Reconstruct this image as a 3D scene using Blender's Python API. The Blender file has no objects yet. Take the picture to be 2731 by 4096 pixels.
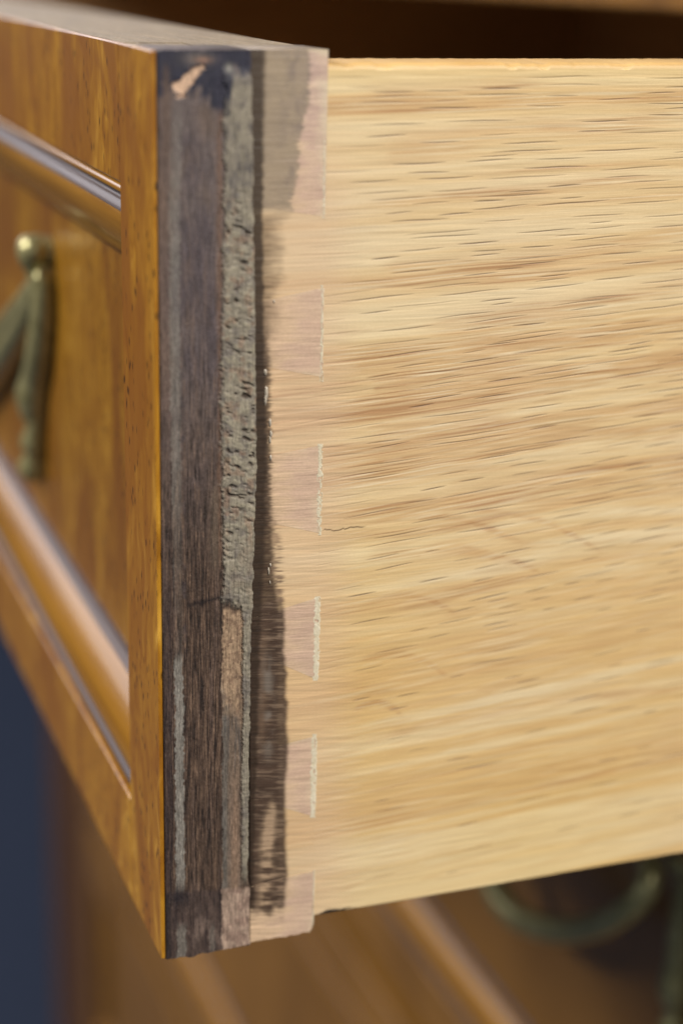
import bpy, math, random
import numpy as np
from mathutils import Matrix, Vector

sc = bpy.context.scene
# ------------------------------------------------------------------ camera
# (solved from the three vanishing directions of the drawer: x = depth of the chest, y = its width, z = up)
CAM_R = np.array([[0.93872, -0.34407, 0.02105],
                  [-0.08540, -0.29140, -0.95279],
                  [0.33397, 0.89260, -0.30293]])          # rows: image right, image down, view direction
U_, S_, V_ = np.linalg.svd(CAM_R); CAM_R = U_ @ V_
CAM_C = np.array([-0.05583, -0.22128, 0.01179])
FPX, CX, CY = 7015.0, 1366.0, 2048.0
cam = bpy.data.cameras.new('camera')
cam.sensor_fit = 'VERTICAL'; cam.sensor_height = 36.0
cam.lens = FPX / 4096.0 * 36.0
cam.clip_start = 0.01; cam.clip_end = 50.0
cam.dof.use_dof = True
cam.dof.focus_distance = 0.2475
cam.dof.aperture_fstop = 8.4
cam.dof.aperture_blades = 9
camo = bpy.data.objects.new('camera', cam); sc.collection.objects.link(camo)
m = Matrix.Identity(4)
for i in range(3):
    m[i][0] = CAM_R[0][i]; m[i][1] = -CAM_R[1][i]; m[i][2] = -CAM_R[2][i]; m[i][3] = CAM_C[i]
camo.matrix_world = m
sc.camera = camo

# ------------------------------------------------------------------ world, lamps, exposure
w = bpy.data.worlds.new('World'); sc.world = w; w.use_nodes = True
bg = w.node_tree.nodes['Background']
bg.inputs[0].default_value = (0.85, 0.92, 1.0, 1); bg.inputs[1].default_value = 0.27
sc.view_settings.view_transform = 'Standard'
sc.view_settings.look = 'None'
sc.view_settings.exposure = 0.0
sc.view_settings.gamma = 1.0


def area(name, loc, target, sx, sy, energy, color):
    l = bpy.data.lights.new(name, 'AREA'); l.shape = 'RECTANGLE'
    l.size = sx; l.size_y = sy; l.energy = energy; l.color = color
    o = bpy.data.objects.new(name, l); sc.collection.objects.link(o)
    o.location = loc
    o.rotation_euler = (Vector(target) - Vector(loc)).to_track_quat('-Z', 'Y').to_euler()
    return o


area('ceiling_lamp', (0.45, -1.15, 1.05), (0.03, 0, -0.06), 1.3, 0.9, 50, (1.0, 0.96, 0.905))
area('window_light', (-1.5, 0.35, 1.12), (0.0, 0.1, -0.1), 0.9, 0.8, 57, (1.0, 0.955, 0.90))
area('far_window', (-0.55, 2.6, 0.95), (0.0, 0.1, -0.05), 2.9, 1.5, 30, (0.96, 0.94, 1.0))

D = 0.13            # how far the drawer is pulled out of the chest
W = 0.75            # width of the drawer front
COL = sc.collection


# ------------------------------------------------------------------ helpers
def proj(x, y, z):
    """survey coordinates (in the photograph's own scale) of points of the place"""
    q0, q1, q2 = (CAM_R[i][0] * (x - CAM_C[0]) + CAM_R[i][1] * (y - CAM_C[1]) + CAM_R[i][2] * (z - CAM_C[2]) for i in range(3))
    return q0 / q2 * FPX + CX, q1 / q2 * FPX + CY


def onplane(u, v, axis, val):
    d = CAM_R.T @ np.array([u - CX, v - CY, FPX])
    t = (val - CAM_C[axis]) / d[axis]
    return CAM_C + t * d


def lin(c):
    c = np.asarray(c, float) / 255.0
    return np.where(c <= 0.04045, c / 12.92, ((c + 0.055) / 1.055) ** 2.4)


K = 0.72


def C_(r, g, b):
    return lin((r, g, b)) * K


def C4(r, g, b, k=K):
    return tuple(lin((r, g, b)) * k) + (1.0,)


def ss(a, b, x):
    t = np.clip((x - a) / (b - a), 0, 1)
    return t * t * (3 - 2 * t)


TAB = np.random.RandomState(7).rand(256, 256)


def vn(x, y, seed=0):
    x = np.asarray(x, float) + seed * 17.31; y = np.asarray(y, float) + seed * 5.77
    x, y = np.broadcast_arrays(x, y)
    xi = np.floor(x).astype(int); yi = np.floor(y).astype(int)
    fx = x - xi; fy = y - yi
    fx = fx * fx * (3 - 2 * fx); fy = fy * fy * (3 - 2 * fy)
    g = lambda a, b: TAB[a & 255, b & 255]
    return (g(xi, yi) * (1 - fx) + g(xi + 1, yi) * fx) * (1 - fy) + (g(xi, yi + 1) * (1 - fx) + g(xi + 1, yi + 1) * fx) * fy


def fbm(x, y, seed=0, o=3):
    s = 0; a = 1; t = 0
    for i in range(o):
        s = s + a * vn(x * 2 ** i, y * 2 ** i, seed + i * 3); t += a; a *= 0.5
    return s / t


def mix(a, b, t):
    t = np.asarray(t)[..., None]
    return a * (1 - t) + np.asarray(b) * t


def tag(o, label=None, cat=None, kind=None, group=None):
    if label: o['label'] = label
    if cat: o['category'] = cat
    if kind: o['kind'] = kind
    if group: o['group'] = group
    return o


def empty(name, loc):
    o = bpy.data.objects.new(name, None); o.location = loc; COL.objects.link(o)
    o.empty_display_size = 0.02
    return o


def root_of(o):
    p = Vector((0, 0, 0))
    while o is not None:
        p += Vector(o.location); o = o.parent
    return p


class MB:
    """collects faces in world coordinates, links them as one object"""
    def __init__(s): s.v = []; s.f = []

    def box(s, x0, x1, y0, y1, z0, z1, b=0.0):
        n = len(s.v)
        if b <= 0:
            s.v += [(x, y, z) for x in (x0, x1) for y in (y0, y1) for z in (z0, z1)]
            for q in ((0, 1, 3, 2), (4, 6, 7, 5), (0, 4, 5, 1), (2, 3, 7, 6), (0, 2, 6, 4), (1, 5, 7, 3)):
                s.f.append(tuple(n + i for i in q))
            return s
        idx = {}
        for i, x in enumerate((x0, x1)):
            for j, y in enumerate((y0, y1)):
                for k, z in enumerate((z0, z1)):
                    sx, sy, sz = (1 - 2 * i) * b, (1 - 2 * j) * b, (1 - 2 * k) * b
                    for a, p in enumerate(((x, y + sy, z + sz), (x + sx, y, z + sz), (x + sx, y + sy, z))):
                        idx[i, j, k, a] = len(s.v); s.v.append(p)
        I = lambda i, j, k, a: idx[i, j, k, a]
        for i in (0, 1):
            s.f.append((I(i, 0, 0, 0), I(i, 1, 0, 0), I(i, 1, 1, 0), I(i, 0, 1, 0)))
            s.f.append((I(0, i, 0, 1), I(1, i, 0, 1), I(1, i, 1, 1), I(0, i, 1, 1)))
            s.f.append((I(0, 0, i, 2), I(1, 0, i, 2), I(1, 1, i, 2), I(0, 1, i, 2)))
        for i in (0, 1):
            for j in (0, 1):
                s.f.append((I(i, j, 0, 0), I(i, j, 1, 0), I(i, j, 1, 1), I(i, j, 0, 1)))
                s.f.append((I(i, 0, j, 0), I(i, 1, j, 0), I(i, 1, j, 2), I(i, 0, j, 2)))
                s.f.append((I(0, i, j, 1), I(1, i, j, 1), I(1, i, j, 2), I(0, i, j, 2)))
                for k in (0, 1):
                    s.f.append((I(i, j, k, 0), I(i, j, k, 1), I(i, j, k, 2)))
        return s

    def tube(s, pts, rad, n=20, flat=1.0, caps=True):
        pts = [Vector([float(k) for k in p]) for p in pts]
        base = len(s.v); up = Vector((1, 0, 0))
        for i, p in enumerate(pts):
            t = (pts[min(i + 1, len(pts) - 1)] - pts[max(i - 1, 0)]).normalized()
            a = (up - t * up.dot(t))
            a = a.normalized() if a.length > 1e-4 else t.orthogonal().normalized()
            b = t.cross(a)
            for k in range(n):
                th = 2 * math.pi * k / n
                q = p + float(rad[i]) * (math.cos(th) * a * flat + math.sin(th) * b)
                s.v.append(tuple(q))
        for i in range(len(pts) - 1):
            for k in range(n):
                a0 = base + i * n + k; a1 = base + i * n + (k + 1) % n
                s.f.append((a0, a1, a1 + n, a0 + n))
        if caps:
            s.f.append(tuple(base + k for k in range(n))[::-1])
            s.f.append(tuple(base + (len(pts) - 1) * n + k for k in range(n)))
        return s

    def build(s, name, mat, parent=None, smooth=False):
        off = root_of(parent) if parent else Vector((0, 0, 0))
        me = bpy.data.meshes.new(name)
        me.from_pydata([(x - off.x, y - off.y, z - off.z) for x, y, z in s.v], [], s.f)
        import bmesh
        bm = bmesh.new(); bm.from_mesh(me); bmesh.ops.recalc_face_normals(bm, faces=bm.faces); bm.to_mesh(me); bm.free()
        me.materials.append(mat)
        if smooth:
            for p in me.polygons: p.use_smooth = True
        o = bpy.data.objects.new(name, me); COL.objects.link(o)
        if parent: o.parent = parent
        return o


def grid_obj(name, P, col, mat, parent, extra=None, smooth=True, closed=False):
    """P: (rows, cols, 3) world points of a dense sheet, col (rows, cols, 3); extra: MB with the plain back faces"""
    r, c, _ = P.shape
    off = np.array(root_of(parent))
    v = (P.reshape(-1, 3) - off)
    i = np.arange(r * c).reshape(r, c)
    q = np.stack([i[:-1, :-1], i[:-1, 1:], i[1:, 1:], i[1:, :-1]], -1).reshape(-1, 4)
    cc = col.reshape(-1, 3)
    if extra is not None:
        n = len(v)
        ev = np.array(extra.v) - off
        ef = np.array(extra.f) + n
        v = np.vstack([v, ev]); q = np.vstack([q, ef])
        cc = np.vstack([cc, np.repeat(np.median(cc, 0)[None], len(ev), 0)])
    me = bpy.data.meshes.new(name)
    me.vertices.add(len(v)); me.vertices.foreach_set('co', v.astype(np.float32).ravel())
    me.loops.add(q.size); me.loops.foreach_set('vertex_index', q.astype(np.int32).ravel())
    me.polygons.add(len(q)); me.polygons.foreach_set('loop_start', np.arange(0, q.size, 4, dtype=np.int32))
    me.polygons.foreach_set('use_smooth', np.ones(len(q), bool) if smooth else np.zeros(len(q), bool))
    me.update(calc_edges=True)
    at = me.attributes.new('wood', 'FLOAT_COLOR', 'POINT')
    at.data.foreach_set('color', np.hstack([cc, np.ones((len(cc), 1))]).astype(np.float32).ravel())
    me.validate()
    me.materials.append(mat)
    o = bpy.data.objects.new(name, me); COL.objects.link(o); o.parent = parent
    return o


# ------------------------------------------------------------------ materials
class NT:
    def __init__(s, name):
        s.m = bpy.data.materials.new(name); s.m.use_nodes = True
        s.t = s.m.node_tree; s.b = s.t.nodes['Principled BSDF']

    def n(s, typ, **kw):
        nd = s.t.nodes.new(typ)
        for k, val in kw.items():
            if k.startswith('i_'):
                nd.inputs[int(k[2:]) if k[2:].isdigit() else k[2:].replace('_', ' ')].default_value = val
            else: setattr(nd, k, val)
        return nd

    def l(s, a, b): s.t.links.new(a, b)

    def coords(s, scale, kind='Object', rot=(0, 0, 0)):
        tc = s.n('ShaderNodeTexCoord'); mp = s.n('ShaderNodeMapping')
        mp.inputs['Scale'].default_value = scale; mp.inputs['Rotation'].default_value = rot
        s.l(tc.outputs[kind], mp.inputs['Vector']); return mp.outputs[0]

    def noise(s, vec, scale=1.0, detail=3.0, rough=0.5, dist=0.0):
        nd = s.n('ShaderNodeTexNoise'); nd.inputs['Scale'].default_value = scale
        nd.inputs['Detail'].default_value = detail; nd.inputs['Roughness'].default_value = rough
        nd.inputs['Distortion'].default_value = dist
        s.l(vec, nd.inputs['Vector']); return nd.outputs['Fac']

    def ramp(s, fac, stops):
        r = s.n('ShaderNodeValToRGB'); e = r.color_ramp.elements
        while len(e) < len(stops): e.new(0.5)
        for k, (p, c) in enumerate(stops):
            e[k].position = p; e[k].color = c if len(c) == 4 else tuple(c) + (1,)
        s.l(fac, r.inputs[0]); return r.outputs[0]

    def mixc(s, fac, a, b, mode='MIX'):
        nd = s.n('ShaderNodeMix', data_type='RGBA', blend_type=mode)
        for sock, val in ((nd.inputs[0], fac), (nd.inputs[6], a), (nd.inputs[7], b)):
            if hasattr(val, 'links'): s.l(val, sock)
            else: sock.default_value = val
        return nd.outputs[2]

    def bump(s, h, strength, dist):
        nd = s.n('ShaderNodeBump'); nd.inputs['Strength'].default_value = strength; nd.inputs['Distance'].default_value = dist
        s.l(h, nd.inputs['Height']); s.l(nd.outputs[0], s.b.inputs['Normal'])

    def set(s, color=None, rough=None, spec=None, metal=None, coat=None):
        for key, val in (('Base Color', color), ('Roughness', rough), ('Specular IOR Level', spec), ('Metallic', metal), ('Coat Weight', coat)):
            if val is None: continue
            if hasattr(val, 'links'): s.l(val, s.b.inputs[key])
            else: s.b.inputs[key].default_value = val
        return s.m


def g1(v): return (v, v, v, 1)


def mat_painted(name, gv, rough, bump, spec=0.4, k=1.0, k2=1.0):
    """wood whose stains, pores and glue sit in the mesh's own colour layer; fine fibre added by noise"""
    t = NT(name)
    a = t.n('ShaderNodeAttribute', attribute_name='wood')
    v = t.coords(gv)
    f = t.noise(v, 1.0, 4.0, 0.65)
    r = t.ramp(f, [(0.3, g1(1 - 0.28 * k)), (0.5, g1(1.0)), (0.72, g1(1 + 0.22 * k))])
    c = t.mixc(1.0, a.outputs['Color'], r, 'MULTIPLY')
    v2 = t.coords((2600, 2600, 2600))
    f2 = t.noise(v2, 1.0, 2.0, 0.6)
    r2 = t.ramp(f2, [(0.3, g1(1 - 0.12 * k2)), (0.7, g1(1 + 0.1 * k2))])
    c = t.mixc(1.0, c, r2, 'MULTIPLY')
    t.bump(f, bump, 0.0002)
    rr = t.ramp(f2, [(0.3, g1(rough - 0.08)), (0.7, g1(rough + 0.1))])
    return t.set(c, rr, spec)


M = {}
M['oak'] = mat_painted('oak_side', (90, 90, 2800), 0.48, 0.2, 0.35, 0.38, 0.2)
M['pin'] = mat_painted('pin_end_grain', (200, 200, 4200), 0.42, 0.25, 0.4, 0.5, 0.5)
M['lip'] = mat_painted('stained_lip', (5200, 5200, 420), 0.52, 0.7, 0.35, 1.5)


def mat_burl(name, dark=1.0, coat=0.35):
    t = NT(name)
    wv = t.coords((38, 38, 16))
    wn = t.n('ShaderNodeTexNoise'); wn.inputs['Scale'].default_value = 1.6; wn.inputs['Detail'].default_value = 3
    t.l(wv, wn.inputs['Vector'])
    add = t.n('ShaderNodeVectorMath', operation='MULTIPLY_ADD')
    add.inputs[1].default_value = (3.0, 3.0, 2.0)
    t.l(wn.outputs['Color'], add.inputs[0]); t.l(wv, add.inputs[2])
    st = t.n('ShaderNodeMapping'); st.inputs['Scale'].default_value = (4.5, 4.5, 1.9); t.l(add.outputs[0], st.inputs['Vector'])
    f = t.noise(st.outputs[0], 1.0, 5.0, 0.6, 0.4)
    c = t.ramp(f, [(0.25, C4(122, 76, 12, dark)), (0.42, C4(158, 106, 22, dark)), (0.58, C4(178, 126, 34, dark)), (0.75, C4(212, 160, 62, dark))])
    bl = t.noise(wv, 1.1, 4.0, 0.55, 1.2)
    blr = t.ramp(bl, [(0.42, g1(0)), (0.60, g1(0.85))])
    c = t.mixc(blr, c, C4(132, 80, 14, dark))
    # pore specks, long in z
    pv = t.coords((900, 900, 330))
    vo = t.n('ShaderNodeTexVoronoi', feature='F1'); vo.inputs['Scale'].default_value = 1.0
    t.l(pv, vo.inputs['Vector'])
    pr = t.ramp(vo.outputs['Distance'], [(0.12, g1(1)), (0.27, g1(0))])
    dens = t.noise(t.coords((200, 200, 90)), 1.0, 2.0, 0.5)
    dr = t.ramp(dens, [(0.43, g1(0)), (0.52, g1(1))])
    pm = t.mixc(1.0, pr, dr, 'MULTIPLY')
    c = t.mixc(pm, c, C4(46, 24, 6))
    t.bump(f, 0.06, 0.0003)
    rr = t.ramp(bl, [(0.3, g1(0.30)), (0.7, g1(0.40))])
    m_ = t.set(c, rr, 0.45, coat=coat)
    t.b.inputs['Coat Roughness'].default_value = 0.22
    return m_


M['burl'] = mat_burl('burl_veneer', 0.85)


def mat_plainwood(name, c0, c1, sc_, rough, coat=0.0):
    t = NT(name)
    f = t.noise(t.coords(sc_), 1.0, 4.0, 0.6, 0.3)
    c = t.ramp(f, [(0.3, c0), (0.7, c1)])
    t.bump(f, 0.05, 0.0003)
    return t.set(c, rough, 0.45, coat=coat)


M['moulding'] = mat_plainwood('moulding_wood', C4(146, 98, 24), C4(178, 126, 42), (300, 12, 300), 0.27, 0.3)
M['dark_line'] = mat_plainwood('moulding_dark_wood', C4(58, 38, 30), C4(84, 58, 44), (300, 12, 300), 0.42, 0.15)
M['panel'] = mat_burl('shaded_panel_veneer', 0.66)  # same burl, darkened in colour for the weaker light in the recess
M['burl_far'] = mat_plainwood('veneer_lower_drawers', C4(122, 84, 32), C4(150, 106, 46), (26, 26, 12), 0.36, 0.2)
M['interior'] = mat_plainwood('interior_wood', C4(176, 132, 84), C4(204, 160, 108), (20, 20, 120), 0.6)
M['cabinet'] = mat_plainwood('cabinet_wood', C4(118, 78, 24), C4(150, 104, 38), (60, 60, 10), 0.33, 0.3)
M['shaded_post'] = mat_plainwood('shaded_post_wood', C4(78, 48, 16), C4(98, 62, 22), (60, 60, 10), 0.4, 0.1)  # dark tone stands in for shade at the far end
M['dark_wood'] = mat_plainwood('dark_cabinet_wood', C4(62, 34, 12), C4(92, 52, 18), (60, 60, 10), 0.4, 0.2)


def mat_core():
    t = NT('front_core_wood')
    f = t.noise(t.coords((900, 60, 900)), 1.0, 4.0, 0.6)
    d = t.noise(t.coords((3000, 1400, 3000)), 1.0, 3.0, 0.7)
    c = t.ramp(f, [(0.3, C4(104, 86, 62)), (0.7, C4(148, 128, 98))])
    dr = t.ramp(d, [(0.55, g1(0)), (0.72, g1(0.7))])
    c = t.mixc(dr, c, C4(205, 196, 180))
    t.bump(d, 0.3, 0.0002)
    return t.set(c, 0.52, 0.32)


M['core'] = mat_core()


def mat_brass():
    t = NT('aged_brass')
    f = t.noise(t.coords((420, 420, 420)), 1.0, 4.0, 0.6)
    c = t.ramp(f, [(0.3, C4(150, 142, 92)), (0.7, C4(206, 196, 142))])
    t.bump(f, 0.15, 0.0003)
    return t.set(c, 0.28, 0.5, 0.5)


M['brass'] = mat_brass()


def mat_filler():
    t = NT('cream_filler')
    f = t.noise(t.coords((2500, 2500, 1500)), 1.0, 3.0, 0.6)
    c = t.ramp(f, [(0.3, C4(218, 202, 168)), (0.7, C4(238, 226, 198))])
    t.bump(f, 0.5, 0.0002)
    return t.set(c, 0.5, 0.4)


M['filler'] = mat_filler()
tg = NT('dried_glue'); M['glue'] = tg.set(C4(196, 182, 162), 0.18, 0.6)


def mat_plain(name, c0, c1, s_, rough):
    t = NT(name)
    f = t.noise(t.coords((s_, s_, s_)), 1.0, 3.0, 0.5)
    return t.set(t.ramp(f, [(0.3, c0), (0.7, c1)]), rough, 0.3)


M['wall'] = mat_plain('blue_wall', C4(39, 50, 72), C4(46, 57, 79), 3, 0.9)
M['floor'] = mat_plain('blue_carpet', C4(36, 46, 66), C4(45, 55, 77), 60, 0.95)

# ------------------------------------------------------------------ setting
wb = MB(); wb.box(-4, 4, 3.0, 3.1, -0.8, 2.2); tag(wb.build('wall', M['wall']), kind='structure')
fb = MB(); fb.box(-4, 4, -3, 3.0, -0.90, -0.80); tag(fb.build('floor', M['floor']), kind='structure')

# ------------------------------------------------------------------ traced outlines of the joint (photo survey -> board plane)
IP = lambda v, xs, ys: np.interp(v, xs, ys)
ridge_right = lambda v: IP(v, [180, 600, 1100, 1600, 1850, 2100, 2400, 2600, 2900, 3100, 3350, 3540, 3580, 3840],
                           [1010, 1015, 1022, 1028, 1031, 1022, 1014, 1008, 1003, 998, 995, 994, 1004, 1004])
LIPY = -0.0009


def px_to_x(u, v, y=0.0):
    d0 = CAM_R[0][0] * (u - CX) + CAM_R[1][0] * (v - CY) + CAM_R[2][0] * FPX
    d1 = CAM_R[0][1] * (u - CX) + CAM_R[1][1] * (v - CY) + CAM_R[2][1] * FPX
    return CAM_C[0] + d0 * (y - CAM_C[1]) / d1


# ---- the oak's own figure on (x, z)
rng = np.random.RandomState(11)


def oak_tilt(x, z):
    """slope of the fibres in the board, rising to the right"""
    return np.interp(z, [-0.13, -0.105, -0.08, -0.06, -0.04, -0.02, 0.0], [0.045, 0.06, 0.105, 0.085, 0.07, 0.035, 0.0])


PORES = []
for i in range(5200):
    z = -0.0035 - 0.122 * rng.rand(); x = 0.024 + 0.078 * rng.rand()
    hi = np.interp(z, [-0.13, -0.1, -0.078, -0.064, -0.02, -0.004], [0.02, 0.05, 0.18, 0.85, 1.0, 0.6])
    if rng.rand() > hi * (0.5 + 0.8 * vn(z * 300, x * 20, 3)): continue
    L = rng.uniform(0.0045, 0.0135) * (0.6 if z < -0.07 else 1) * rng.uniform(.7, 1.1)
    gap = 0.0011 if rng.rand() < .75 else 0.0005
    if any(abs(z - q[1]) < gap and abs(x - q[0]) < 0.5 * (L + q[2]) + 0.001 for q in PORES): continue
    PORES.append((x, z, L, rng.uniform(0.00006, 0.00010), oak_tilt(x, z) + rng.normal(0, 0.012), rng.uniform(0.55, 1.0) * (0.45 if x < 0.030 else 1.0)))
# soft tan flecks and pale rays of the plain-sawn lower half
FLECKS = []
for i in range(1500):
    z = -0.125 + 0.088 * rng.rand() ** 0.9; x = 0.024 + 0.074 * rng.rand()
    FLECKS.append((x, z, rng.uniform(0.003, 0.011), rng.uniform(0.00011, 0.00030), oak_tilt(x, z) + 0.02 + rng.normal(0, 0.015), rng.uniform(0.2, 0.75)))
TANF = FLECKS[::2]; PALEF = FLECKS[1::2]


def pore_field(x, z, PORES=PORES):
    out = np.zeros(x.shape)
    zr = z[:, 0]
    if len(zr) > 1 and zr[0] > zr[-1]:
        order = -1
    for (px_, pz, L, th, sl, dp) in PORES:
        rows = np.where(np.abs(zr - pz) < 0.0006 + abs(sl) * L)[0]
        if not len(rows): continue
        cols = np.where(np.abs(x[rows[0]] - px_) < L * 0.5)[0]
        if not len(cols): continue
        r0, r1, c0, c1 = rows[0], rows[-1] + 1, cols[0], cols[-1] + 1
        xx = x[r0:r1, c0:c1] - px_; zz = z[r0:r1, c0:c1] - pz - sl * xx - 0.00003 * np.sin(xx * 700 + pz * 9e4)
        e = np.clip(1 - (2 * xx / L) ** 2, 0, 1) ** 0.5
        val = dp * e * np.exp(-(zz / (th * (0.45 + 0.55 * e))) ** 2)
        out[r0:r1, c0:c1] = np.maximum(out[r0:r1, c0:c1], val)
    return out


def oak_relief(x, z):
    return 0.00005 * (fbm(x * 90, z * 1800, 70) - .5)


def oak_color(x, z):
    """bands, flakes and pores of the oak -> colour, pore depth"""
    zf = z - 0.5 * 0.14 * (x - 0.02) * ss(-0.01, -0.06, z)              # ring lines climb to the right
    z0 = -0.082
    wgt = np.exp(-((z - z0 - 0.012) / 0.020) ** 2)
    tilt = oak_tilt(x, z)
    G = z - tilt * (x - 0.024) + 0.0012 * (fbm(x * 40, z * 60, 21) - 0.5)
    b1 = fbm(G * 330, x * 7, 1, 3)
    b2 = fbm(G * 1700, x * 20, 5, 3)
    b3 = fbm(G * 3000, x * 60, 9, 2)
    c1 = fbm((G + 0.11 * (x - 0.03)) * 520, x * 26, 13, 3)
    band = b1 * (1 - 0.6 * wgt) + c1 * 0.6 * wgt
    # the well marked tan bands of the upper half
    marks = np.zeros(x.shape)
    for (u0, v0, u1, v1, h, s_) in ((1480, 360, 2150, 335, 32, .55), (1550, 560, 2731, 470, 40, .85), (1550, 600, 1900, 590, 35, .6),
                                    (1500, 820, 2600, 720, 26, .65), (1550, 1070, 1900, 1050, 28, .6), (1700, 1130, 2731, 930, 40, .75),
                                    (1750, 1330, 2731, 1150, 50, .8), (1480, 1510, 2100, 1470, 36, .9), (1490, 1580, 1640, 1560, 60, .7),
                                    (1480, 1730, 2000, 1690, 60, .7), (1480, 1650, 1600, 1640, 60, .5), (1500, 1860, 1750, 1850, 25, .7), (2400, 1760, 2731, 1740, 50, .35),
                                    (1500, 2080, 2050, 2150, 22, .6), (1900, 2050, 2370, 2190, 18, .6), (1480, 2230, 2000, 2250, 26, .55), (1700, 2210, 2150, 2290, 20, .5),
                                    (1450, 2410, 1800, 2440, 24, .55), (1450, 2630, 1780, 2700, 26, .6), (1420, 2830, 1600, 2850, 22, .5),
                                    (1500, 2960, 2731, 2760, 26, .3), (1450, 3180, 2300, 3060, 26, .35)):
        p0 = onplane(u0, v0, 1, 0); p1 = onplane(u1, v1, 1, 0)
        s = np.clip((x - p0[0]) / (p1[0] - p0[0]), -0.3, 1.3)
        zc = p0[2] + (p1[2] - p0[2]) * s + 0.0012 * (fbm(x * 90, z * 0 + u0 * 0.1, 4) - 0.5)
        if v0 > 2000: zc = zc + 0.0016 * (4 * s * (1 - s)) + 0.0008 * (fbm(x * 220, z * 0 + v0 * .1, 6) - .5)      # bowed
        hh = h / 7015 * 0.25
        along = ss(-0.12, 0.12, s) * (1 - ss(0.85, 1.2, s)) * (0.45 + 0.9 * fbm(x * 200, z * 3600, 17 + h))
        marks = np.maximum(marks, s_ * (1.6 if v0 > 2000 else 1.0) * along * np.exp(-((z - zc) / (hh * (0.8 if v0 > 2000 else 1.0))) ** 2))
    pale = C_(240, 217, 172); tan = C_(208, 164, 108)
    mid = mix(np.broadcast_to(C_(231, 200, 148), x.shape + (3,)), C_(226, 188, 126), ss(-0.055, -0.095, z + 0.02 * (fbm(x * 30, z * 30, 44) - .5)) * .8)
    up = ss(-0.085, -0.055, z)
    c = mix(mid, pale, ss(0.46, 0.66, band) * 0.65)
    patch = ss(0.47, 0.33, band) * (0.35 + 0.4 * up)                       # soft tan patches of late wood
    patch = np.clip(np.maximum(patch, marks * 0.95), 0, 1)
    c = mix(c, mix(np.broadcast_to(C_(206, 160, 106), x.shape + (3,)), C_(190, 138, 88), ss(.4, .7, fbm(x * 60, z * 500, 65))), patch * 0.58)
    c = mix(c, C_(206, 164, 116), ss(0.56, 0.76, b2) * 0.16)
    c = mix(c, C_(244, 226, 186), ss(0.44, 0.22, b2) * 0.20)
    c = c * (0.955 + 0.09 * b3)[..., None]
    # hair-fine vessel lines, inside the tan patches for the most part
    b4 = vn(G * 5200, x * 60, 61); b5 = vn(G * 4800 + 3, x * 80, 62)
    hair = 0.12 + 0.88 * ss(.15, .6, patch)
    c = mix(c, C_(168, 116, 72), ss(.62, .90, b4) * hair * .62)
    c = mix(c, C_(248, 230, 190), ss(.66, .92, b5) * hair * .50)
    c = mix(c, C_(196, 152, 104), np.clip(pore_field(x, z, TANF), 0, 1) * 0.42)
    c = mix(c, C_(246, 228, 188), np.clip(pore_field(x, z, PALEF), 0, 1) * 0.36)
    # slight golden / pink drift of the board
    drift = fbm(x * 22, z * 26, 41)
    c = c * (1 + np.stack([0.05 * (drift - .5), 0 * drift, -0.32 * (drift - .5)], -1))
    c = mix(c, C_(176, 132, 78), ss(-0.0026, -0.0019, z) * (0.45 + 0.5 * fbm(x * 160, x * 0, 48)))      # arris darkened in colour to offset the key light on it
    p = pore_field(x, z)
    c = mix(c, C_(100, 74, 54), np.clip(p, 0, 1) * 0.95)
    # yellow varnish along the top edge
    c = mix(c, C_(222, 180, 98), ss(-0.0050, -0.0022, z + 0.0016 * (fbm(x * 110, z * 300, 47) - .5)) * 0.30)
    return c, p


stain_edge = lambda v: IP(v, [180, 380, 480, 600, 660, 720, 830, 850, 900, 1050, 1250, 1400, 1500, 1800, 2000, 2150, 2300, 2420, 2600, 2700, 3000, 3300, 3500, 3640],
                          [1236, 1238, 1215, 1205, 1200, 1178, 1172, 1180, 1120, 1130, 1110, 1090, 1082, 1088, 1100, 1122, 1130, 1135, 1140, 1148, 1150, 1142, 1148, 1140])


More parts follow.
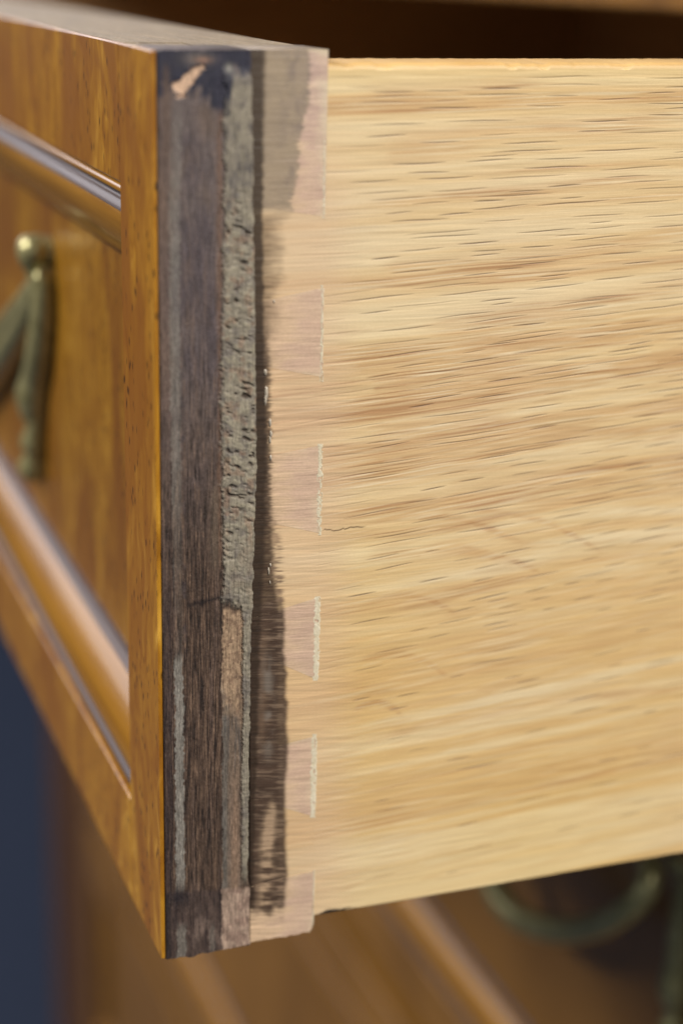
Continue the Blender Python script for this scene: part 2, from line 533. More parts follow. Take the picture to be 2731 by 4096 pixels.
def paint_joint(x, z, c):
    """what has been smeared over the joint: stain, wash, old glue; also shadow in the groove"""
    u, v = proj(x, np.zeros_like(x), z)
    gr = ridge_right(v)
    streak = vn(u / 55, v / 5.5, 50) * 0.6 + vn(u / 26, v / 2.6, 51) * 0.4
    blot = fbm(u / 45, v / 70, 52)
    # sanded / hazy zone round the joint
    hz = (1 - ss(1250, 1480, u)) * ss(300, 900, v)
    c = mix(c, C_(221, 186, 152), hz * 0.52)
    e = stain_edge(v) + (streak - 0.5) * 26 + (fbm(u / 200, v / 60, 57, 5) - 0.5) * 26
    end = 1 - ss(3600, 3660, v + (blot - .5) * 90)
    # wash at the top
    e = e + (1 - ss(800, 860, v)) * (fbm(u / 300, v / 55, 59) - .5) * 46
    m1 = (1 - ss(e - 8, e + 6, u)) * (1 - ss(815, 870, v + (streak - .5) * 40))
    c = mix(c, mix(np.broadcast_to(C_(152, 136, 114), x.shape + (3,)), C_(124, 112, 100), ss(.35, .7, blot) * (0.3 + 0.7 * ss(1080, 1200, u))), m1 * 0.82)
    # brown haze 850..1450
    m2 = (1 - ss(e - 70, e + 30, u + (blot - .5) * 70)) * ss(830, 900, v) * (1 - ss(1420, 1560, v))
    c = mix(c, C_(120, 98, 74), m2 * (0.45 + 0.55 * streak))
    # narrow dark stain 1450..2350 and its paler half
    nar = IP(v, [1200, 1500, 2000, 2300, 2420], [1070, 1078, 1084, 1092, 1110])
    m3 = (1 - ss(nar - 10, nar + 14, u + (streak - .5) * 30)) * ss(1150, 1500, v)
    m3b = (1 - ss(e - 14, e + 14, u)) * ss(1900, 2300, v + (blot - .5) * 300) * (0.15 + 0.85 * ss(.35, .62, streak))
    c = mix(c, C_(112, 88, 72), np.clip(m3b, 0, 1) * 0.8 * (1 - ss(2400, 2460, v)))
    c = mix(c, C_(72, 54, 40), m3 * (0.80 + 0.2 * streak) * end)
    # broad dark stain below 2380
    end = 1 - ss(3570, 3680, v + (streak - .5) * 120 + (blot - .5) * 90)
    m4 = (1 - ss(e - 12, e + 10, u + (streak - .5) * 22)) * ss(2370, 2440, v + (blot - .5) * 90) * end
    dk = mix(np.broadcast_to(C_(76, 58, 46), x.shape + (3,)), C_(134, 112, 92), ss(.48, .8, streak) * (0.45 + 0.5 * blot))
    dk = mix(dk, C_(120, 96, 76), np.exp(-((u - gr - 45) / 16) ** 2) * ss(2450, 2600, v) * (1 - ss(2900, 3050, v)) * .55)
    c = mix(c, dk, m4 * 0.94)
    gl = np.exp(-((u - 1072) / 20) ** 2) * ss(2580, 2680, v) * (1 - ss(2950, 3080, v)) * ss(.3, .6, blot)
    c = mix(c, C_(128, 116, 104), gl * 0.8)
    pl = np.exp(-((u - IP(v, [3180, 3300, 3560], [1100, 1076, 1062])) / IP(v, [3180, 3300, 3560], [12, 24, 26])) ** 2) * ss(3170, 3260, v) * (1 - ss(3620, 3660, v))
    c = mix(c, C_(192, 162, 130), np.clip(pl * 1.5 * ss(.30, .62, streak * .55 + blot * .45), 0, 1) * 0.8)
    wt = np.exp(-((u - 1125) / 26) ** 2) * ss(3620, 3560, v) * ss(3240, 3420, v) * ss(.55, .7, streak)
    c = mix(c, C_(176, 146, 118), wt * 0.5)
    # groove next to the ridge: stain and the ridge's shadow painted together
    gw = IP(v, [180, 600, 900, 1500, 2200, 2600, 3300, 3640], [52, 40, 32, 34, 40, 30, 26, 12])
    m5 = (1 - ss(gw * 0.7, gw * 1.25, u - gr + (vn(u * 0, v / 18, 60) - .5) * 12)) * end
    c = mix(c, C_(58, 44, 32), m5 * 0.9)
    # fine scoring of the saw across the joint
    sc_ = (1 - ss(1300, 1560, u)) * ss(900, 1500, v)
    c = c * (1 + (vn(u / 160, v / 3.6, 63) - 0.5) * (0.26 + 0.3 * (1 - ss(1100, 1170, u))) * sc_)[..., None]
    # the hairline crack
    cz = 2119 + IP(u, [1285, 1340, 1400, 1455], [0, 2, -8, -12]) + (vn(u / 9, u * 0, 66) - .5) * 6
    ck = np.exp(-((v - cz) / 2.6) ** 2) * ss(1288, 1300, u) * (1 - ss(1440, 1470, u))
    c = mix(c, C_(70, 44, 26), np.clip(ck, 0, 1) * 0.9)
    return np.clip(c, 0.004, 1), u, v


# ------------------------------------------------------------------ the drawer
drawer = empty('drawer', (0.2, W / 2, -0.130))
tag(drawer, 'open drawer with burl veneer front, stained dovetail corner and pale oak side', 'drawer')

XJ, XE = 0.0128, 0.02372           # joint: end of the lip, end of the front board
ZB = -0.1274                       # underside of the oak side
TH = 0.0105

# ---- oak side: dense where it is seen, wrapped round its top edge
zs = np.linspace(ZB, -0.0026, 1800)
prof = [(0.0, z) for z in zs]
prof += [(0.001 - 0.001 * math.cos(a), -0.0026 + 0.001 * math.sin(a)) for a in np.linspace(0.2, math.pi / 2, 6)]
prof += [(TH - 0.001, -0.0016), (TH, -0.0026), (TH, ZB), (0.0, ZB)]
prof = np.array(prof)
xs = np.concatenate([np.linspace(XE, 0.097, 270), [0.11, 0.15, 0.25, 0.45]])
X, Yp = np.meshgrid(xs, prof[:, 0]); _, Zp = np.meshgrid(xs, prof[:, 1])
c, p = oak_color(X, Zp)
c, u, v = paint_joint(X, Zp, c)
front = (np.arange(len(prof)) < len(zs))[:, None] * np.ones_like(X)
Y = Yp + front * (p * 0.00008 + oak_relief(X, Zp))
rag = (np.abs(Zp - ZB) < 1e-6) * 1.0
Zq = Zp + ((np.abs(Zp - ZB) < 1e-5) * (0.0002 + 0.0009 * ss(.45, .8, fbm(X * 260, X * 0, 71)) * (1 - ss(0.028, 0.036, X))))
Zq = Zq - (Zp > -0.00255) * (np.abs(Yp) < 0.0015) * 0.00025 * ss(.45, .85, fbm(X * 420, X * 0, 74)) - (Zp > -0.0018) * 0.00015 * fbm(X * 900, Yp * 900, 75)
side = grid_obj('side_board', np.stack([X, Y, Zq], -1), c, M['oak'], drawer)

PINS = [(180, 868, 180, 842), (1150, 1508, 1188, 1480), (1780, 2132, 1815, 2100), (2388, 2716, 2440, 2652),
        (2940, 3262, 2985, 3222), (3478, 3735, 3520, 3735)]
pz = []
for (a, b, a2, b2) in PINS:
    R_ = [onplane(1285, t, 1, 0)[2] for t in (a, b)]; L_ = [onplane(1110, t, 1, 0)[2] for t in (a2, b2)]
    pz.append([R_[0], R_[1], L_[0], L_[1]])
pz[0][0] = pz[0][2] = 0.0; pz[5][1] = pz[5][3] = -0.1298


def trapezoid(name, rt, rb, lt, lb, base_fn, mat, yface, nx=62, rag=False):
    """a dovetail block between the lip and the end of the joint; left edge lt..lb, right edge rt..rb"""
    nz = max(8, int((rt - rb) / 0.00008))
    s = np.linspace(0, 1, nx)[None, :]; t = np.linspace(0, 1, nz)[:, None]
    x = XJ + (XE - XJ) * s + 0 * t
    kk = (x - 0.0178) / (XE - 0.0178)                 # traced edges run from x = .0178 to XE
    top = lt + (rt - lt) * kk; bot = lb + (rb - lb) * kk
    z = bot + (top - bot) * t
    c, p = base_fn(x, z)
    if name == 'dovetail_pin':                         # pale glue drawn along the edges of the pin
        gn = fbm(x * 500, z * 420, 87); em = np.minimum(t, 1 - t) * (rt - rb)
        c = mix(c, C_(230, 212, 176), np.exp(-(em / 0.00035) ** 2) * ss(.35, .6, gn) * ss(.3, .8, s) * .75)
        c = mix(c, C_(226, 208, 176), ss(0.0219, 0.0236, x + 0.0016 * (gn - .5)) * ss(.38, .65, fbm(x * 300, z * 300, 88)) * .7)
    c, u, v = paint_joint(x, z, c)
    if rag:
        z = z - (t < 0.02) * 0.0004 * vn(x * 1500, x * 0, 80) + (t < .02) * 0.0012 * np.clip((x - 0.0232) / 0.0005, 0, 1) ** 2
    y = yface + p * 0.00008 + oak_relief(x, z)
    P = np.stack([x, y, z], -1)
    ex = MB()
    q = [(P[0, 0]), (P[0, -1]), (P[-1, -1]), (P[-1, 0])]
    ex.v = [tuple(k) for k in q] + [(k[0], TH, k[2]) for k in q]
    ex.f = [(0, 4, 5, 1), (1, 5, 6, 2), (2, 6, 7, 3), (3, 7, 4, 0), (4, 7, 6, 5)]
    return grid_obj(name, P, c, mat, drawer, ex)


def pin_base(seed):
    def fn(x, z):
        a = fbm(x * 260, z * 900, seed); b = vn(x * 400, z * 5200, seed + 1)
        c = mix(np.broadcast_to(C_(217, 188, 164), x.shape + (3,)), C_(196, 165, 150), ss(.32, .7, a) * 0.85)
        c = mix(c, C_(220, 190, 150), ss(0.0215, 0.0165, x + (a - .5) * 0.006) * 0.8)
        c = mix(c, C_(190, 162, 152), ss(0.020, 0.0234, x) * ss(.4, .7, fbm(x * 200, z * 260, seed + 3)) * .6)
        return c * (0.92 + 0.16 * b)[..., None], 0 * x
    return fn


fill_u = [(1300, 1298), (1294, 1290), (1288, 1283), (1277, 1270), (1265, 1258), (1257, 1252)]
fill_v = [(560, 872), (1140, 1526), (1775, 2140), (2385, 2722), (2935, 3270), (3478, 3700)]
fill_w = [5.0, 8.0, 11.5, 14.0, 13.0, 2.6]
for k in range(6):
    rt, rb, lt, lb = pz[k]
    pin = trapezoid('dovetail_pin', rt, rb, lt, lb, pin_base(100 + 7 * k), M['pin'], -0.00002 if k != 5 else -0.0001, rag=(k == 5))
    # cream filler pressed into the joint at the pin's end: an uneven bead
    n = 170; nc = 6
    vv = np.linspace(fill_v[k][0], fill_v[k][1], n)
    uc = np.linspace(fill_u[k][0], fill_u[k][1], n) + 3 * (fbm(vv / 45, vv * 0 + k, 34) - .5)
    w0 = fill_w[k] * (0.25 + 0.9 * fbm(vv / 60, vv * 0 + 3.3 * k, 33) + 0.5 * vn(vv / 7, vv * 0 + k, 35))
    mb = MB()
    for i in range(n):
        for j in range(nc):
            a = j / (nc - 1) * 2 - 1
            rag_ = (5.0 if a < 0 else 2.0) * (fbm(vv[i] / 9, j * .7, 37 + k) - .5) * (1 if abs(a) == 1 else .3)
            q = onplane(uc[i] - fill_w[k] * 0.3 + a * w0[i] * (1.25 if a < 0 else .75) + rag_, vv[i], 1, 0)
            mb.v.append((q[0], (0.00003 if abs(a) == 1 else -0.00003 - 0.00003 * vn(vv[i] / 6, j * 1.3, 39)) - (0.0001 if k == 5 else 0.00001), q[2]))
    for i in range(n - 1):
        for j in range(nc - 1):
            if fbm(vv[i] / 16, j * .8, 42 + k) > .60 + (.12 if k > 2 else 0): continue      # crumbled out
            a = i * nc + j; mb.f.append((a, a + 1, a + nc + 1, a + nc))
    mb.build('wood_filler', M['filler'], pin, smooth=True)

# tails of the oak between the pins
for k in range(5):
    a, b = pz[k], pz[k + 1]
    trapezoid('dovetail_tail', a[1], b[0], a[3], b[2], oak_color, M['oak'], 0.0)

# ---- stained lip of the front: its end seen from the side, with the ridge of dried grey glue
NZ, NX = 1500, 190
zz = np.linspace(-0.130, 0.0, NZ)[:, None]
vv0 = proj(0.007 + 0 * zz, LIPY + 0 * zz, zz)[1]
x_right = px_to_x(ridge_right(vv0) + 8 * (vn(vv0 / 40, 0 * vv0, 90) - .5) + 4 * (vn(vv0 / 9, 0 * vv0, 91) - .5), vv0, LIPY)
x_left = 0.0006
s = np.linspace(0, 1, NX)[None, :]
x = x_left + (x_right - x_left) * s
z = zz + 0 * s
u, v = proj(x, LIPY + 0 * x, z)


def paint_lip(u, v, x):
    fib = vn(u / 4.6, v / 85, 1) * .6 + vn(u / 2.4, v / 40, 2) * .4
    fine = vn(u / 5, v / 9, 3); blot = fbm(u / 70, v / 160, 4); blot2 = fbm(u / 30, v / 45, 5)
    wob = 10 * (vn(v / 45, 0 * v, 6) - .5) + 8 * (fine - .5)
    t = ss(1100, 2400, v)
    c = mix(np.broadcast_to(C_(110, 97, 93), u.shape + (3,)), C_(84, 66, 54), t)
    c = mix(c, C_(84, 74, 78), ss(.45, .7, fbm(u / 120, v / 260, 24)) * .7 * (1 - t))
    c = mix(c, C_(132, 108, 92), np.exp(-((u - 648) / 26) ** 2) * ss(520, 760, v) * (1 - ss(1500, 1900, v)) * (.35 + .5 * blot))
    c = mix(c, C_(126, 104, 92), ss(.55, .75, fbm(u / 24, v / 420, 25)) * .4)
    c = mix(c, C_(112, 92, 76), ss(.5, .8, blot) * .45 * (1 - t))
    # dark fibrous band between the grey strips
    c = mix(c, C_(46, 36, 30), ss(.50, .75, fib) * (0.4 + 0.55 * t))
    c = mix(c, C_(132, 106, 86), ss(.45, .15, fib) * (0.3 + 0.45 * t))
    # left margin
    lm = 1 - ss(685, 700, u + wob)
    c = mix(c, C_(104, 84, 72), lm * .5 * (1 - ss(1500, 2000, v)))
    c = mix(c, C_(60, 48, 46), lm * .75 * ss(1900, 2500, v) * (.6 + .4 * fib))
    # brown line at the foot of the ridge
    c = mix(c, C_(122, 92, 72), np.exp(-((u - 880 - wob) / 9) ** 2) * .6 * (1 - ss(2150, 2300, v)))
    c = mix(c, C_(112, 96, 80), np.exp(-((u - 860 - wob) / 16) ** 2) * .6 * ss(1900, 2000, v) * (1 - ss(2200, 2350, v)))
    # thin grey strip
    uc = IP(v, [200, 900, 1500, 2000, 2600, 3200, 3560, 3830], [716, 698, 702, 708, 717, 720, 723, 728])
    hw = IP(v, [200, 900, 2000, 2600, 3500], [24, 22, 20, 17, 18])
    st = IP(v, [400, 500, 900, 1900, 2150, 2500, 2610, 2660, 3500, 3580, 3690, 3720, 3840], [0, .35, .6, .5, .22, .1, .15, 1, 1, .3, .1, .7, .6])
    ms = (1 - ss(hw - 5, hw + 4, np.abs(u - uc + wob * .6 + 9 * (vn(v / 11, 0 * v, 29) - .5)))) * st
    ms = ms * np.where(v > 2600, .80 + .3 * blot2, .35 + 1.0 * blot2)
    c = mix(c, C_(138, 131, 121), np.clip(ms, 0, 1))
    c = mix(c, C_(46, 46, 54), np.exp(-((u - uc - hw - 6) / 9) ** 2) * .5 * ss(1400, 1600, v) * (1 - ss(2600, 2640, v)) * ss(.4, .7, blot2))
    # dark step across at 2410
    c = mix(c, C_(36, 28, 26), np.exp(-((v - 2425 + (u - 740) * .22 + wob) / 9) ** 2) * ss(735, 760, u) * (1 - ss(890, 905, u)) * .8)
    # grey ridge of glue
    gl = IP(v, [200, 500, 900, 1500, 2000, 2300, 2420], [898, 900, 897, 887, 889, 896, 893])
    gr = ridge_right(v)
    mr = ss(gl - 9, gl + 7, u + wob * 1.5 + 10 * (blot2 - .5)) * (1 - ss(2395, 2430, v + (blot2 - .5) * 40 + (u - 900) * -.12)) * ss(260, 330, v)
    rl = IP(v, [2380, 2500, 2900, 3100, 3300, 3560], [958, 970, 970, 966, 964, 966])
    mrim = ss(rl - 5, rl + 4, u + wob * .7) * ss(2390, 2420, v) * (1 - ss(3440, 3560, v + (blot - .5) * 60))
    ridge = np.maximum(mr, mrim)
    pitz = ss(700, 950, v) * (1 - .75 * ss(2080, 2250, v)) * mr
    sh = (u - 950) * 0.25
    wq = 22 * (fbm(u / 40, v / 40, 81) - .5)
    pn = vn((u + wq) / 34, (v - sh + wq) / 17, 7) * .6 + vn((u - wq) / 17, (v - sh + wq) / 8, 8) * .4
    pit = ss(.60, .80, pn) * pitz * ss(.30, .55, fbm(u / 60, v / 110, 83)) * ss(890, 915, u) * (1 - ss(gr - 22, gr - 8, u))
    rc = mix(np.broadcast_to(C_(147, 137, 119), u.shape + (3,)), C_(122, 113, 103), ss(.4, .8, blot2))
    rc = mix(rc, C_(162, 152, 130), ss(.48, .25, pn) * pitz * .8)
    rc = mix(rc, C_(146, 112, 88), ss(.50, .72, fbm(u / 30, v / 40, 9)) * pitz * .45)
    rc = mix(rc, C_(82, 64, 52), pit * .75)
    rc = mix(rc, C_(84, 80, 78), (1 - ss(700, 900, v)) * ss(.6, .8, blot2) * .5)
    c = mix(c, rc, ridge)
    # bare tan patch under the ridge
    mt = ss(886, 894, u + wob) * (1 - ss(rl - 6, rl + 4, u + wob)) * ss(2425, 2450, v + (blot2 - .5) * 30)
    tanc = mix(np.broadcast_to(C_(170, 142, 114), u.shape + (3,)), C_(130, 104, 84), ss(.4, .7, fbm(u / 14, v / 16, 10)) * .8)
    low = mix(np.broadcast_to(C_(122, 104, 88), u.shape + (3,)), C_(98, 88, 80), ss(.4, .7, fib))
    low = mix(low, C_(150, 122, 100), np.exp(-((u - 942) / 22) ** 2) * ss(2950, 3300, v) * .8)
    low = mix(low, C_(106, 100, 92), (1 - ss(905, 918, u)) * .7)
    tanc = mix(tanc, low, ss(2690, 2880, v + (blot2 - .5) * 200 + (905 - u) * 1.2))
    c = mix(c, tanc, mt)
    # foot of the lip
    mf = ss(3548, 3572, v + (u - 900) * .06 + wob)
    fb_ = ss(884, 896, u + wob * 1.2)
    foot = mix(np.broadcast_to(C_(84, 68, 60), u.shape + (3,)), C_(62, 50, 46), ss(.45, .75, fib))
    foot = mix(foot, C_(128, 108, 96), np.exp(-((v - 3720) / 70) ** 2) * ss(735, 760, u) * ss(.35, .65, blot2) * .6)
    foot = mix(foot, C_(124, 116, 106), (1 - ss(14, 22, np.abs(u - 728 + wob))) * ss(3680, 3730, v) * .8)
    foot = mix(foot, C_(118, 108, 98), (1 - ss(7, 13, np.abs(u - 850 + wob))) * ss(3680, 3720, v) * .6)
    foot = mix(foot, C_(42, 36, 36), ss(692, 672, u + wob) * .8)
    pink = mix(np.broadcast_to(C_(176, 150, 130), u.shape + (3,)), C_(150, 124, 108), ss(.4, .7, fbm(u / 25, v / 30, 12)))
    foot = mix(foot, pink, fb_)
    c = mix(c, foot, mf)
    c = mix(c, C_(38, 34, 38), np.exp(-((u - 715) / 42) ** 2 - ((v - 3590) / 32) ** 2) * .75)
    c = mix(c, C_(44, 36, 34), np.exp(-((u - 885) / 14) ** 2 - ((v - 3585) / 22) ** 2) * .7)
    # dark navy paint at the top with the chip of bare wood
    mn = (1 - ss(330, 420, v + (blot2 - .5) * 190 - 60 * ss(840, 905, u) + 130 * ss(915, 930, u))) * .95
    mn = np.maximum(mn, (1 - ss(430, 470, v + (blot2 - .5) * 60)) * ss(835, 850, u) * (1 - ss(893, 905, u)) * .95)
    mn = np.maximum(mn, np.exp(-((u - 612) / 22) ** 2) * (1 - ss(430, 520, v)) * .7)
    c = mix(c, C_(46, 46, 60), mn)
    c = mix(c, C_(104, 84, 72), np.exp(-((u - 665) / 14) ** 2) * ss(230, 300, v) * (1 - ss(600, 700, v)) * .7)
    c = mix(c, C_(116, 106, 98), np.exp(-((u - 790) / 60) ** 2 - ((v - 235) / 30) ** 2) * .8)
    dxu, dxv = u - 752, v - 318
    a = 2.45 + 0 * u
    al = dxu * np.cos(-.78) + dxv * np.sin(-.78); ac = -dxu * np.sin(-.78) + dxv * np.cos(-.78)
    chip = (1 - ss(.80, 1.05, np.sqrt((al / 92) ** 2 + (ac / (30 - .10 * al)) ** 2) + (fine - .5) * .25 + (fbm(u / 26, v / 26, 31) - .5) * 1.1))
    chip *= 1 - ss(-10, -30, v - 275 + (fine - .5) * 10)
    c = mix(c, C_(214, 178, 148), chip)
    c = mix(c, C_(166, 126, 104), np.exp(-((u - 812) / 32) ** 2 - ((v - 240) / 12) ** 2) * .75)
    c = mix(c, C_(168, 162, 150), np.exp(-((u - 916) / 15) ** 2 - ((v - 272) / 18) ** 2) * .8)
    # random nicks and dark fleck at the outer edge
    edge = 602 + (v - 195) * 0.0121
    nick = ss(.64, .74, vn(v / 13, 0 * v, 14)) * (1 - ss(14, 26, u - edge)) * ss(1100, 1500, v)
    c = mix(c, C_(30, 24, 22), nick * .9)
    gr2 = vn(u / 3.6, v / 13, 27) * .6 + vn(u / 7, v / 26, 28) * .4
    c = c * (.90 + .20 * fine)[..., None] * (.90 + .20 * fib)[..., None]
    c = c * (1 + (gr2 - .5) * (0.30 + 0.40 * ss(1200, 2300, v)) * (1 - .7 * ridge))[..., None]
    return np.clip(c, .003, 1), ridge, pit, chip, pn, fib


c, ridge, pit, chip, pn, fib = paint_lip(u, v, x)
y = LIPY - ridge * 0.00035 * (1 - 0.5 * ss(.93, 1.0, s)) + pit * 0.00034 + ridge * 0.00018 * (pn - .5) * ss(700, 950, v) + 0.00005 * (fib - .5) \
    + 0.00004 * (vn(u / 5, v / 7, 15) - .5) + chip * 0.0003
y = y + 0.0006 * ss(.985, 1.0, s) + 0.00025 * ss(0.015, 0, s)
z = z - (zz < -0.12995) * 0.0009 * (fbm(u / 45, 0 * u, 16) - .55) + (zz < -0.12995) * 0.0006 * ss(.7, 1, s)
z = z + (zz > -0.00005) * -0.0003 * ss(.55, .8, vn(u / 25, 0 * u, 18))
P = np.stack([x, y, z], -1)
ex = MB()
q = [P[0, 0], P[0, -1], P[-1, -1], P[-1, 0]]
ex.v = [tuple(k) for k in q] + [(q[0][0], 0.0098, -0.130), (XJ - 0.00004, 0.0098, -0.130), (XJ - 0.00004, 0.0098, 0), (q[3][0], 0.0098, 0)]
ex.f = [(0, 4, 5, 1), (1, 5, 6, 2), (2, 6, 7, 3), (3, 7, 4, 0), (4, 7, 6, 5)]
grid_obj('stained_lip', P, c, M['lip'], drawer, ex)

# glossy crumbs of dried glue in the groove
r = np.random.RandomState(5)
mb = MB()
for (uu, vq, ru, rv) in ((1062, 1488, 7, 14), (1066, 1570, 8, 26), (1062, 1600, 6, 22), (1081, 1690, 6, 18), (1084, 1735, 6, 14), (1080, 1760, 5, 16), (1083, 1830, 5, 12),
                         (1096, 1205, 5, 8), (1075, 2285, 4, 16), (1082, 2260, 4, 8), (1080, 2330, 3, 8)):
    n0 = len(mb.v); nr, ns = 4, 12
    for i in range(nr + 1):
        a = i / nr * math.pi / 2
        for k in range(ns):
            th = 2 * math.pi * k / ns
            jit = 1 + .35 * (r.rand() - .5)
            q = onplane(uu + ru * math.cos(th) * math.cos(a) * jit, vq + rv * math.sin(th) * math.cos(a) * jit, 1, 0)
            mb.v.append((q[0], 0.00005 - 0.00028 * math.sin(a), q[2]))
    for i in range(nr):
        for k in range(ns):
            a0 = n0 + i * ns + k; a1 = n0 + i * ns + (k + 1) % ns
            mb.f.append((a0, a1, a1 + ns, a0 + ns))
mb.build('dried_glue', M['glue'], drawer, smooth=True)

# ---- the front board behind the veneer
MY0, MY1 = 0.0175, W - 0.0175       # moulded frame opening
MZ1, MZ0 = -0.0187, -0.1125
mb = MB()
mb.box(0.009, XE - 0.0001, TH + 0.0001, W, -0.1298, -0.0001)
mb.box(0.0006, 0.0089, TH + 0.0001, MY0, -0.1297, -0.0002)
mb.box(0.0006, 0.0089, MY1, W - 0.0001, -0.1297, -0.0002)
mb.box(0.00064, 0.00895, MY0 + 0.0001, MY1 - 0.0001, -0.00095, -0.0001)
mb.build('front_core', M['core'], drawer)
MB().box(0.0, 0.00058, -0.0008, MY0, -0.1299, -0.0001, 0.0002).build('veneer_stile', M['burl'], drawer)
MB().box(0.0, 0.00058, MY1, W, -0.1299, -0.0001, 0.0002).build('veneer_stile', M['burl'], drawer)
MB().box(0.00002, 0.0006, MY0 + 0.00003, MY1 - 0.00003, MZ1, -0.0001, 0.0002).box(0.00062, 0.0088, MY0 + 0.00003, MY1 - 0.00003, MZ1, -0.0010).build('top_rail', M['burl'], drawer)
MB().box(0.00002, 0.0088, MY0 + 0.00003, MY1 - 0.00003, -0.1299, MZ0, 0.0003).build('bottom_rail', M['burl'], drawer)
PD = 0.0062
MB().box(PD, 0.0089, MY0 + 0.001, MY1 - 0.001, MZ0 + 0.001, MZ1 - 0.001).build('front_panel', M['panel'], drawer)

# moulding profile: t = distance from the frame edge, d = depth behind the frame's face (mm)
MPROF = [(0.0, 1.0), (0.35, 1.4), (0.6, 0.8), (1.0, 0.45), (1.5, 0.40), (2.0, 0.9), (2.2, 1.7), (2.5, 1.9), (2.9, 1.3), (3.4, 0.75), (4.2, 0.4), (5.2, 0.25)]
MPROF += [(5.2 + 0.625 * k_, 0.25 + 0.0285 * k_ * k_) for k_ in range(1, 13)] + [(13.0, 5.9), (14.1, 6.0), (14.4, 6.3)]


def moulding(x0, y0, y1, z0, z1, parent, k=1.0, names=('moulding',)):
    """the two lengths along the rails"""
    P4 = []
    for side_ in ('bottom', 'top'):       # the lengths die into the stiles
        mb = MB(); n = len(MPROF)
        for e in (0, 1):
            for (t, d) in MPROF:
                t *= 0.001 * k; d = x0 + d * 0.001
                if side_ == 'bottom': p_ = (d, y0 if e == 0 else y1, z0 + t)
                elif side_ == 'top': p_ = (d, y0 if e == 0 else y1, z1 - t)
                mb.v.append(p_)
        for i in range(n - 1):
            mb.f.append((i, i + 1, n + i + 1, n + i))
        # closed back
        b0 = len(mb.v)
        for e in (0, 1):
            for j in (0, n - 1):
                q = list(mb.v[e * n + j]); q[0] = x0 + 0.0085; mb.v.append(tuple(q))
        mb.f += [(b0, b0 + 1, b0 + 3, b0 + 2), (0, b0, b0 + 2, n), (n - 1, 2 * n - 1, b0 + 3, b0 + 1)]
        o = mb.build('moulding', M['moulding'], parent)
                # dark grooves; slope up to the crest darkened like shade under the bead
        o.data.materials.append(M['dark_line'])
        for i, p_ in enumerate(o.data.polygons):
            if i < n - 1 and (i in (0, 4, 5, 6, 7, 8, 9) or i >= n - 4): p_.material_index = 1
            if i < n - 1: p_.use_smooth = True
        P4.append(o)
    return P4


moulding(0.0, MY0, MY1, MZ0, MZ1, drawer)

# rest of the box
MB().box(XE, 0.45, W - TH, W, ZB, -0.0016, 0.0006).build('far_side_board', M['interior'], drawer)
MB().box(0.4502, 0.46, 0.0, W, ZB, -0.0016).build('back_board', M['interior'], drawer)
MB().box(XE, 0.45, TH + .0001, W - TH - .0001, ZB + 0.010, ZB + 0.016).build('bottom_panel', M['interior'], drawer)


# ---- swag pull: post with ball, hanging tassel, draped arm
def spline(pts, n=8):
    pts = [np.array(p, float) for p in pts]; out = []
    for i in range(len(pts) - 1):
        p0 = pts[max(i - 1, 0)]; p1 = pts[i]; p2 = pts[i + 1]; p3 = pts[min(i + 2, len(pts) - 1)]
        for k in range(n):
            t = k / n
            out.append(.5 * ((2 * p1) + (-p0 + p2) * t + (2 * p0 - 5 * p1 + 4 * p2 - p3) * t * t + (-p0 + 3 * p1 - 3 * p2 + p3) * t ** 3))
    out.append(pts[-1]); return out


def pull(parent, x0, post, arms, tassel):
    """post: (y, z); arms: lists of (x, y, z, r); tassel the same"""
    h = empty('drawer_pull', Vector((x0, post[0], post[1])) - root_of(parent)); h.parent = parent
    y, z = post
    mb = MB()
    mb.tube([(x0 + a, y, z) for a in (PD, 0.0058, 0.0050, 0.0036)], [.0030, .0032, .0026, .0022], 20)
    ov = spline([(.0036, .0034, .0004), (.0036, .0031, .0018), (.0034, .0020, .0030), (.0032, .0004, .0034), (.0032, -.0014, .0029), (.0034, -.0030, .0021), (.0036, -.0040, .0022), (.0036, -.0050, .0012)], 5)
    mb.tube([(x0 + a, y, z + b) for a, b, _ in ov], [max(c_, .0003) for _, _, c_ in ov], 24)
    mb.build('post', M['brass'], h, True)
    for name, lst in (('swag_arm', arms), ('tassel', [tassel])):
        for a in lst:
            q = spline(a, 6)
            MB().tube([(x0 + k[0], k[1], k[2]) for k in q], [k[3] for k in q], 18).build(name, M['brass'], h, True)
    return h


def pp(u, v, x, r):
    q = onplane(u, v, 0, x); return (x, q[1], q[2], r)


po = onplane(163, 1012, 0, 0.0042)
arm1 = [pp(168, 1100, 0.0048, .0014), pp(150, 1130, 0.0048, .00175), pp(70, 1245, 0.0048, .00207), pp(-10, 1340, 0.0048, .00228), pp(-120, 1440, 0.0048, .00248), pp(-260, 1500, 0.0048, .00248)]
arm2 = [pp(174, 1100, 0.0038, .0014), pp(160, 1150, 0.0038, .00207), pp(105, 1290, 0.0038, .00269), pp(20, 1440, 0.0038, .00331), pp(-90, 1580, 0.0038, .00352), pp(-260, 1690, 0.0038, .00352)]
tas = [pp(188, 1104, 0.0044, .0016), pp(184, 1120, 0.0044, .00217), pp(180, 1250, 0.0044, .00269), pp(168, 1400, 0.0044, .00300), pp(152, 1500, 0.0044, .00311), pp(143, 1580, 0.0044, .00383), pp(143, 1650, 0.0044, .00300),
       pp(146, 1710, 0.0044, .00196), pp(142, 1770, 0.0044, .00290), pp(142, 1812, 0.0044, .00196), pp(138, 1865, 0.0044, .00311), pp(138, 1900, 0.0044, .00248), pp(137, 1918, 0.0044, .00062)]
pull(drawer, 0.0, (po[1], po[2]), [arm1, arm2], tas)

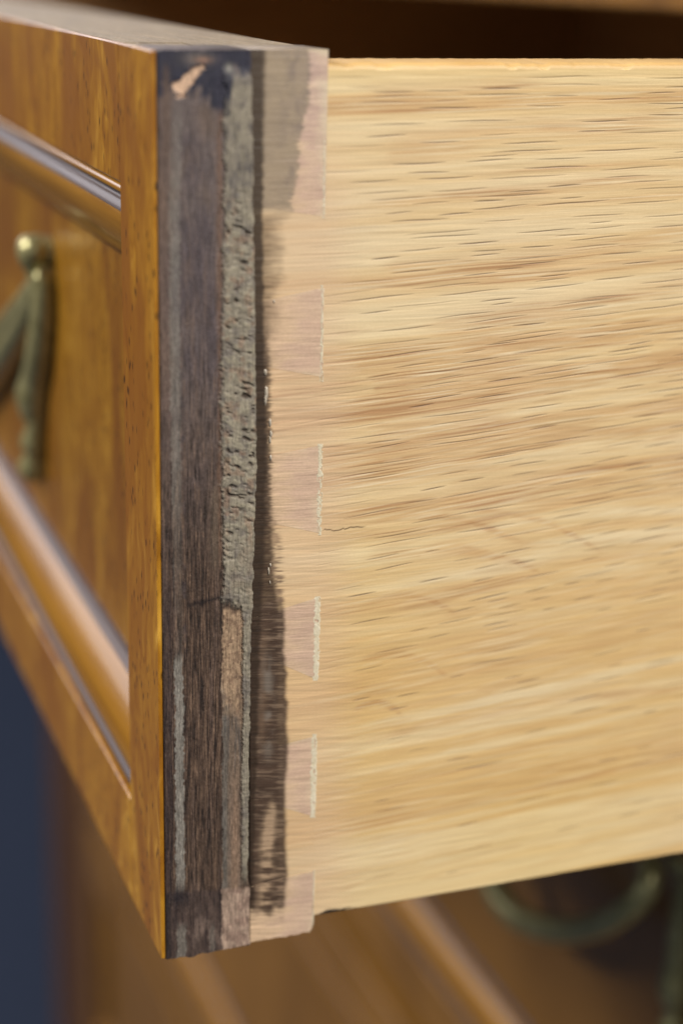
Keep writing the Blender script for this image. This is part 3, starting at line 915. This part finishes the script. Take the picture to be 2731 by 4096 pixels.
# ------------------------------------------------------------------ the chest and its lower drawers
chest = empty('chest_of_drawers', (D + 0.25, W / 2, -0.80))
tag(chest, 'golden brown wooden chest carcass behind and below the open drawer, blurred', 'chest of drawers')
Y0, Y1 = -0.030, W + 0.030
XB = D + 0.50
MB().box(D, D + 0.022, Y0, Y1, 0.0022, 0.040, .0008).build('top_rail', M['cabinet'], chest)
MB().box(D - 0.012, XB, Y0 - .012, Y1 + .012, 0.0402, 0.060, .003).build('top_board', M['cabinet'], chest)
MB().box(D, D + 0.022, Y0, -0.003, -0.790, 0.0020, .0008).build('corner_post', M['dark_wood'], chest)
MB().box(D, D + 0.022, W + 0.003, Y1, -0.1310, 0.0020, .0008).box(D - 0.004, D + 0.022, W - 0.088, Y1, -0.790, -0.1312, .004).build('corner_post', M['shaded_post'], chest)  # lower part widened as a dark stand-in for a shaded band
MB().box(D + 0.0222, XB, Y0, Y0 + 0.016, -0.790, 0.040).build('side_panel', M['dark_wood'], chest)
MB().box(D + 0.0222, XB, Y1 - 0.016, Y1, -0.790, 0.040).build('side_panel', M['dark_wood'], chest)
MB().box(XB, XB + 0.01, Y0, Y1, -0.790, 0.040).build('back_panel', M['interior'], chest)
for z1 in (-0.1325, -0.2905, -0.4525):
    MB().box(D + 0.002, D + 0.020, -0.0028, W - 0.0885, z1 - 0.0045, z1, .0005).build('divider_rail', M['dark_wood'], chest)
MB().box(D - 0.006, D + 0.020, -0.0028, W - 0.0885, -0.79, -0.6120, .0015).build('plinth', M['cabinet'], chest)


def lower_drawer(z1, z0, label, with_pull):
    d = empty('drawer', (D + 0.15, W / 2 - 0.045, z0)); tag(d, label, 'drawer')
    x = D - 0.006
    y0, y1 = 0.0, W - 0.090
    MB().box(x + .009, x + .024, y0, y1, z0, z1).build('front_core', M['core'], d)
    for (a, b) in ((y0, y0 + MY0), (y1 - MY0, y1)):
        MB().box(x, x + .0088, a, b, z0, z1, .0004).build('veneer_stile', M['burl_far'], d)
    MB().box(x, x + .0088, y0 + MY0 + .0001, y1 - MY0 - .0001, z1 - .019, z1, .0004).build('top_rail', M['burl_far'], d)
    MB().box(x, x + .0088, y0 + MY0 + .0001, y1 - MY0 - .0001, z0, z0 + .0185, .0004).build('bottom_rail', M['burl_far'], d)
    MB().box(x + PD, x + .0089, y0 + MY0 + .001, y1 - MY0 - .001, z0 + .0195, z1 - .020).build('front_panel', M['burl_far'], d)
    moulding(x, y0 + MY0, y1 - MY0, z0 + .0185, z1 - .019, d)
    if with_pull:
        yp, zp = 0.060, -0.168
        arm = [pp(2600, 3440, x - .004, .0026), pp(2590, 3540, x - .006, .0027), pp(2520, 3630, x - .008, .0029), pp(2400, 3700, x - .009, .0031), pp(2240, 3724, x - .010, .0032),
               pp(2090, 3680, x - .010, .0032), pp(2005, 3600, x - .010, .0031), pp(1965, 3500, x - .009, .0030), pp(1950, 3380, x - .008, .0029)]
        arm = [(a - x, b, c_, r_) for a, b, c_, r_ in arm]
        dz = zp - po[2]; dy = yp - po[1]
        tt = [(a, yp, c_ + dz, r_) for a, b, c_, r_ in tas]
        pull(d, x, (yp, zp), [arm], tt)
    return d


lower_drawer(-0.1375, -0.2840, 'closed drawer right below the open one, with a draped brass pull in shadow', True)
lower_drawer(-0.2955, -0.4480, 'closed drawer of the chest below the one with the shadowed pull', False)
lower_drawer(-0.4575, -0.6100, 'lowest closed drawer of the chest, above the plinth', False)
